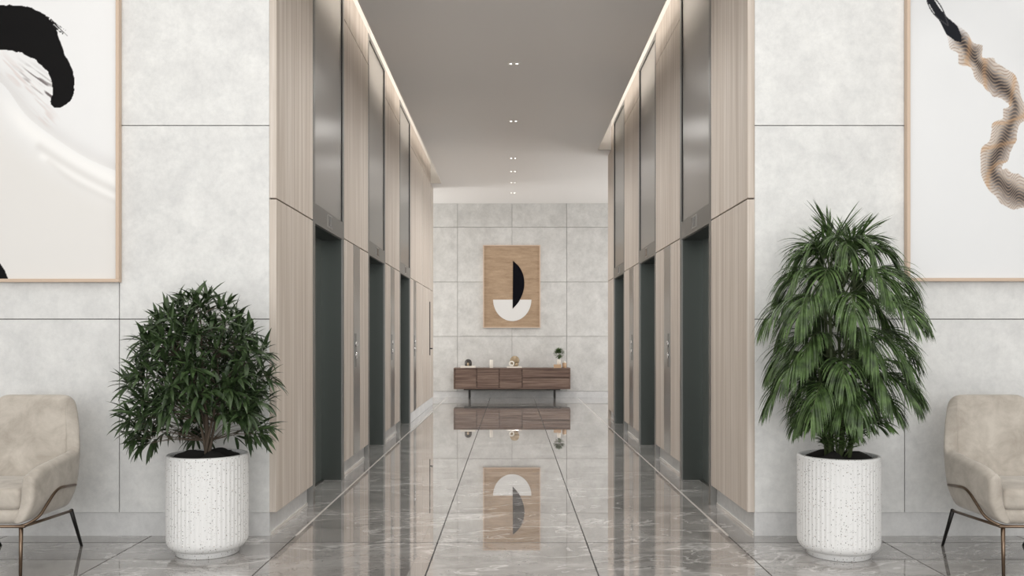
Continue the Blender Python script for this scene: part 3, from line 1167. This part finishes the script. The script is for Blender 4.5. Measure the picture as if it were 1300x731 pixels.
# ---------------------------------------------------------------- planters
def planter(x, y, label):
    t = thing('planter', label, 'planter', (x, y, 0), 'fluted terrazzo planters')
    R = .246
    N = 54

    def rf(r, z, a):
        if .075 < z < .60 and r > R - .004:
            k = min(1, (z - .075) / .02, (.60 - z) / .012)
            return r - .0034 * k * (0.5 - 0.5 * math.cos(a * N)) ** 0.6
        return r
    prof = [(.185, 0), (.19, .004), (.19, .032), (.193, .036), (.205, .038), (.222, .047), (.236, .062), (R - .002, .082), (R, .10)]
    prof += [(R, .10 + .48 * k / 6) for k in range(1, 7)]
    prof += [(R, .596), (R, .606), (R - .002, .617), (R - .007, .62), (R - .020, .62), (R - .025, .614), (R - .026, .55)]
    obj('pot', add_lathe(bmesh.new(), prof, N * 6, (0, 0, 0), rf), 'terrazzo', t, True)
    bm = bmesh.new()
    rr = R - .027
    n, m = 40, 9
    c = bm.verts.new((0, 0, .605))
    rings = []
    for j in range(1, m + 1):
        f = j / m
        ring_ = []
        for i in range(n):
            a = 2 * PI * i / n
            z = .60 + .028 * (1 - f) + .028 * (math.sin(a * 3 + x) * math.sin(f * PI)) + random.uniform(-.006, .006)
            if f == 1:
                z = .585
            ring_.append(bm.verts.new((rr * f * math.cos(a), rr * f * math.sin(a), z)))
        rings.append(ring_)
    for i in range(n):
        bm.faces.new((c, rings[0][i], rings[0][(i + 1) % n]))
    for A, B in zip(rings, rings[1:]):
        for i in range(n):
            j = (i + 1) % n
            bm.faces.new((A[i], B[i], B[j], A[j]))
    obj('soil', bm, 'soil', t, True)
    return t


PL = (-1.91, 5.36)
PR = (2.03, 5.31)
planter(PL[0], PL[1], 'white speckled fluted planter holding the leafy bush')
planter(PR[0], PR[1], 'white speckled fluted planter holding the tall palm')

# ---------------------------------------------------------------- leafy bush
def leaf_mesh(k):
    r = random.Random(k)
    bm = bmesh.new()
    ln = 1.0
    N = 5
    wmax = r.uniform(.085, .115)
    droop = r.uniform(.05, .28)
    tw = r.uniform(-.3, .3)
    rows = []
    for i in range(N + 1):
        f = i / N
        wd = wmax * (math.sin(PI * min(1, f ** .75 * 1.0)) ** .9 if 0 < f < 1 else 0)
        z = .10 * math.sin(f * PI * .5) - droop * f * f
        c = Vector((f * ln, 0, z))
        s = Vector((0, math.cos(tw * f), math.sin(tw * f)))
        if 0 < f < 1:
            rows.append((bm.verts.new(c + s * wd + Vector((0, 0, wd * .35))), bm.verts.new(c), bm.verts.new(c - s * wd + Vector((0, 0, wd * .35)))))
        else:
            v = bm.verts.new(c)
            rows.append((v, v, v))
    for A, B in zip(rows, rows[1:]):
        for q in (0, 1):
            vs = []
            for v in (A[q], A[q + 1], B[q + 1], B[q]):
                if v not in vs:
                    vs.append(v)
            if len(vs) >= 3:
                bm.faces.new(vs)
    me = bpy.data.meshes.new('leaf')
    bm.to_mesh(me); bm.free()
    me.materials.append(M['leaf'])
    me.polygons.foreach_set('use_smooth', [True] * len(me.polygons))
    return me


def bush():
    t = thing('leafy_bush', 'dense dark green bush with narrow pointed leaves growing in the left planter', 'plant', (PL[0], PL[1], .60))
    base = Vector((PL[0], PL[1], .60))
    rnd = random.Random(11)
    prof = [(.06, .34), (.12, .41), (.24, .445), (.44, .44), (.60, .43), (.74, .37), (.86, .28), (.95, .17), (1.02, .05)]   # (height over soil, radius)

    def rad(h):
        for (h0, r0), (h1, r1) in zip(prof, prof[1:]):
            if h0 <= h <= h1:
                return r0 + (r1 - r0) * (h - h0) / (h1 - h0)
        return .02
    tips = []
    tries = 0
    while len(tips) < 290 and tries < 60000:
        tries += 1
        h = rnd.uniform(.07, 1.02)
        R = rad(h)
        if rnd.random() > (R / .45) ** .9 + .05:
            continue
        a = rnd.uniform(0, 2 * PI)
        q = R * (rnd.random() ** .38)
        if h < .26 and (q < .28 or (math.sin(a) < -.35 and abs(math.cos(a)) * q < .27)):
            continue
        p = Vector((q * math.cos(a) - .045, q * math.sin(a) * (.66 if math.sin(a) > 0 else .95), h))
        if any((p - o).length < .054 for o in tips):
            continue
        tips.append(p)
    # stems
    bm = bmesh.new()
    forks = []
    for k in range(4):
        a = 2 * PI * k / 4 + .4
        pts = [Vector((.018 * math.cos(a), .018 * math.sin(a), -.02)), Vector((.022 * math.cos(a + 1.5), .022 * math.sin(a + 1.5), .10)),
               Vector((.05 * math.cos(a + 2), .05 * math.sin(a + 2), .22)), Vector((.13 * math.cos(a + 2), .10 * math.sin(a + 2), .42)), Vector((.16 * math.cos(a + 2) - .03, .12 * math.sin(a + 2), .62))]
        add_tube(bm, [tuple(v) for v in pts], [.012, .010, .008, .006, .003], 8)
        forks += pts[1:]
    add_tube(bm, [(0, 0, .0), (-.01, 0, .3), (-.035, 0, .6), (-.045, 0, .9)], [.016, .012, .008, .003], 8)
    forks += [Vector((-.01, 0, .3)), Vector((-.02, 0, .45)), Vector((-.035, 0, .6)), Vector((-.04, 0, .75)), Vector((-.045, 0, .88))]
    obj('trunk', bm, 'bark', t, True)
    bm = bmesh.new()
    for p in tips:
        f = min(forks, key=lambda q: (p - q).length + max(0, q.z - p.z + .06) * 3)
        mid = f.lerp(p, .55) + Vector((0, 0, .02))
        add_tube(bm, [tuple(f), tuple(mid), tuple(p)], [.0026, .0019, .0013], 4, False)
    o = obj('twigs', bm, 'bark', t, True, kind='stuff')
    meshes = [leaf_mesh(k) for k in range(8)]
    leaves = []
    for p in tips:
        ax = Vector((p.x + .045, p.y, 0))
        out = (ax.normalized() if ax.length > .01 else Vector((0, -1, 0))) * min(1, ax.length / .25) + Vector((0, 0, (p.z - .42) * 1.3))
        if out.length < .05:
            out = Vector((0, -.5, .5))
        out = (out.normalized() + Vector((0, 0, .15))).normalized()
        n = rnd.randint(7, 10)
        e1 = out.orthogonal().normalized(); e2 = out.cross(e1)
        for i in range(n):
            a = 2 * PI * i / n + rnd.uniform(-.35, .35)
            sp = rnd.uniform(.5, 1.45)
            d = out * math.cos(sp) + (e1 * math.cos(a) + e2 * math.sin(a)) * math.sin(sp)
            d = (d + Vector((0, 0, -.12))).normalized()
            ln = rnd.uniform(.095, .16)
            tip = base + p + d * ln
            if tip.y > YF - .03:
                d.y = -abs(d.y) * .5; d.normalize()
            # leaf frame: x along d, z mostly up
            zz = Vector((rnd.uniform(-.4, .4), rnd.uniform(-.6, .2), 1))
            yy = zz.cross(d).normalized()
            zz = d.cross(yy)
            st = p + d * .008 - out * rnd.uniform(0, .03)
            Mx = Matrix(((d.x, yy.x, zz.x, st.x), (d.y, yy.y, zz.y, st.y), (d.z, yy.z, zz.z, st.z), (0, 0, 0, 1))) @ Matrix.Diagonal((ln, ln * rnd.uniform(.78, 1.02), ln, 1))
            leaves.append((st + d * ln * .5, Mx, rnd.choice(meshes)))
    leaves.sort(key=lambda q: q[0].y)      # nearest to the camera first
    for c, Mx, me in leaves[:296]:
        o = bpy.data.objects.new('leaf', me)
        COL.objects.link(o)
        o.parent = t
        o.matrix_local = Mx
    bm = bmesh.new()
    for c, Mx, me in leaves[296:]:
        n0 = len(bm.verts)
        bm.from_mesh(me)
        bm.verts.ensure_lookup_table()
        bmesh.ops.transform(bm, matrix=Mx, verts=bm.verts[n0:])
    obj('foliage', bm, 'leaf', t, True, kind='stuff')


bush()

# ---------------------------------------------------------------- tall palm
def frond(bm, path, rnd, leaf_len, n=26, start=.35, droop=1.0, width=.0044):
    """leaflets hanging on both sides of an arching rachis"""
    P = [Vector(p) for p in path]
    N = len(P) - 1

    def at(f):
        q = f * N
        i = min(int(q), N - 1)
        return P[i].lerp(P[i + 1], q - i), (P[i + 1] - P[i]).normalized()
    for side in (-1, 1):
        for k in range(n):
            f = start + (1 - start) * (k + .5 * rnd.random()) / n
            p, d = at(min(f, .999))
            s = d.cross(Vector((0, 0, 1)))
            s = s.normalized() * side if s.length > .05 else Vector((side, 0, 0))
            ln = leaf_len * (0.62 + .5 * math.sin(PI * min(1, (k + 3) / (n + 3)))) * rnd.uniform(.85, 1.1)
            fw = .75 + .9 * k / n
            dirn = (s * (1.05 - .75 * k / n) + d * fw + Vector((0, 0, rnd.uniform(.0, .3)))).normalized()
            up = d.cross(s) * side
            rows = []
            q = Vector(p)
            dd = Vector(dirn)
            SEG = 5
            wside = dd.cross(Vector((0, 0, 1)))
            wside = wside.normalized() if wside.length > .05 else Vector((1, 0, 0))
            tw = rnd.uniform(-.8, .8)
            wside = (Quaternion(dd, tw) @ wside)
            for i in range(SEG + 1):
                g = i / SEG
                wd = width * (math.sin(PI * (.12 + .80 * g)) ** .8) if i < SEG else .0004
                fold = Vector((0, 0, -.25 * wd))
                rows.append((bm.verts.new(q + wside * wd + fold), bm.verts.new(q), bm.verts.new(q - wside * wd + fold)))
                q = q + dd * ln / SEG
                dd = (dd + Vector((0, 0, -.33 * droop * (1 + .4 * g)))).normalized()
            for A, B in zip(rows, rows[1:]):
                bm.faces.new((A[0], A[1], B[1], B[0]))
                bm.faces.new((A[1], A[2], B[2], B[1]))


def palm():
    t = thing('potted_palm', 'tall bushy palm with layered drooping fronds growing in the right planter', 'plant', (PR[0], PR[1], .60))
    rnd = random.Random(5)
    # slim canes
    canes = []
    for k in range(7):
        a = 2 * PI * k / 7
        b0 = Vector((.07 * math.cos(a), .06 * math.sin(a), -.02))
        h = (1.25, .75, 1.05, .55, 1.15, .85, .45)[k]
        tp = Vector((.12 * math.cos(a + .4), .08 * math.sin(a + .4), h))
        obj('cane', tube([tuple(b0), tuple(b0.lerp(tp, .5) + Vector((.01, 0, 0))), tuple(tp)], [.014, .012, .009], 8), 'petiole', t, True)
    def add(z0, az, reach, rise, drop, leaf_len, n=24, droop=1.0, start=.34):
        """one frond: leaves the centre at z0, rises, arches over"""
        az = az * PI / 180
        ca, sa = math.cos(az), math.sin(az)
        sq = 1.0
        if sa > 0:
            sq = 1 - .42 * sa
        pts = []
        for i in range(13):
            f = i / 12
            r = reach * sq * (f ** .85) + .03
            z = z0 + rise * math.sin(min(1, f * 1.25) * PI / 2) - drop * max(0, f - .42) ** 1.6 * 2.4
            pts.append((r * ca, r * sa, z))
        bm = bmesh.new()
        frond(bm, pts, rnd, leaf_len, n, start, droop)
        # keep leaflets off the wall behind
        lim = YF - .03 - PR[1]
        for v in bm.verts:
            if v.co.y > lim - .08:
                v.co.y = lim - .08 + .08 * (1 - math.exp(-(v.co.y - lim + .08) / .08))
        fr = obj('frond', bm, 'palm', t, True)
        obj('rachis', tube(pts, [.006 - .0045 * i / 12 for i in range(13)], 6), 'petiole', fr, True)
    # tiers (z over the soil): fronds by azimuth, -90 faces the lobby
    tiers = [
        (.20, 6, .34, .20, .14, .20, 20),
        (.36, 8, .43, .17, .20, .22, 4),
        (.48, 8, .42, .17, .20, .23, 27),
        (.63, 8, .45, .17, .20, .25, 0),
        (.81, 9, .49, .20, .20, .26, 22),
        (.97, 9, .42, .22, .18, .25, 0),
        (1.07, 8, .28, .26, .10, .22, 30),
    ]
    for z0, n, reach, rise, drop, ll, off in tiers:
        for k in range(n):
            az = off + 360 * k / n + rnd.uniform(-9, 9)
            rc = reach
            if abs(abs((az + 180) % 360 - 180) - 180) < 25:
                rc = min(reach, .43)
            add(z0 + rnd.uniform(-.025, .025), az, rc * rnd.uniform(.78, 1.12), rise * rnd.uniform(.9, 1.15), drop * rnd.uniform(.8, 1.2), ll * rnd.uniform(.9, 1.1), 42, rnd.uniform(.7, 1.15))
    # short low fronds rising out of the soil
    for k in range(11):
        az = 12 + 360 * k / 11
        add(.0, az, rnd.uniform(.20, .30), rnd.uniform(.20, .30), .05, .13, 34, .55, .10)
    # erect young fronds at the top
    for k in range(7):
        az = 40 + 360 * k / 7
        add(1.08 + rnd.uniform(-.04, .03), az, rnd.uniform(.06, .17), .34 * rnd.uniform(.75, 1.05), .02, .20, 24, .22)


palm()
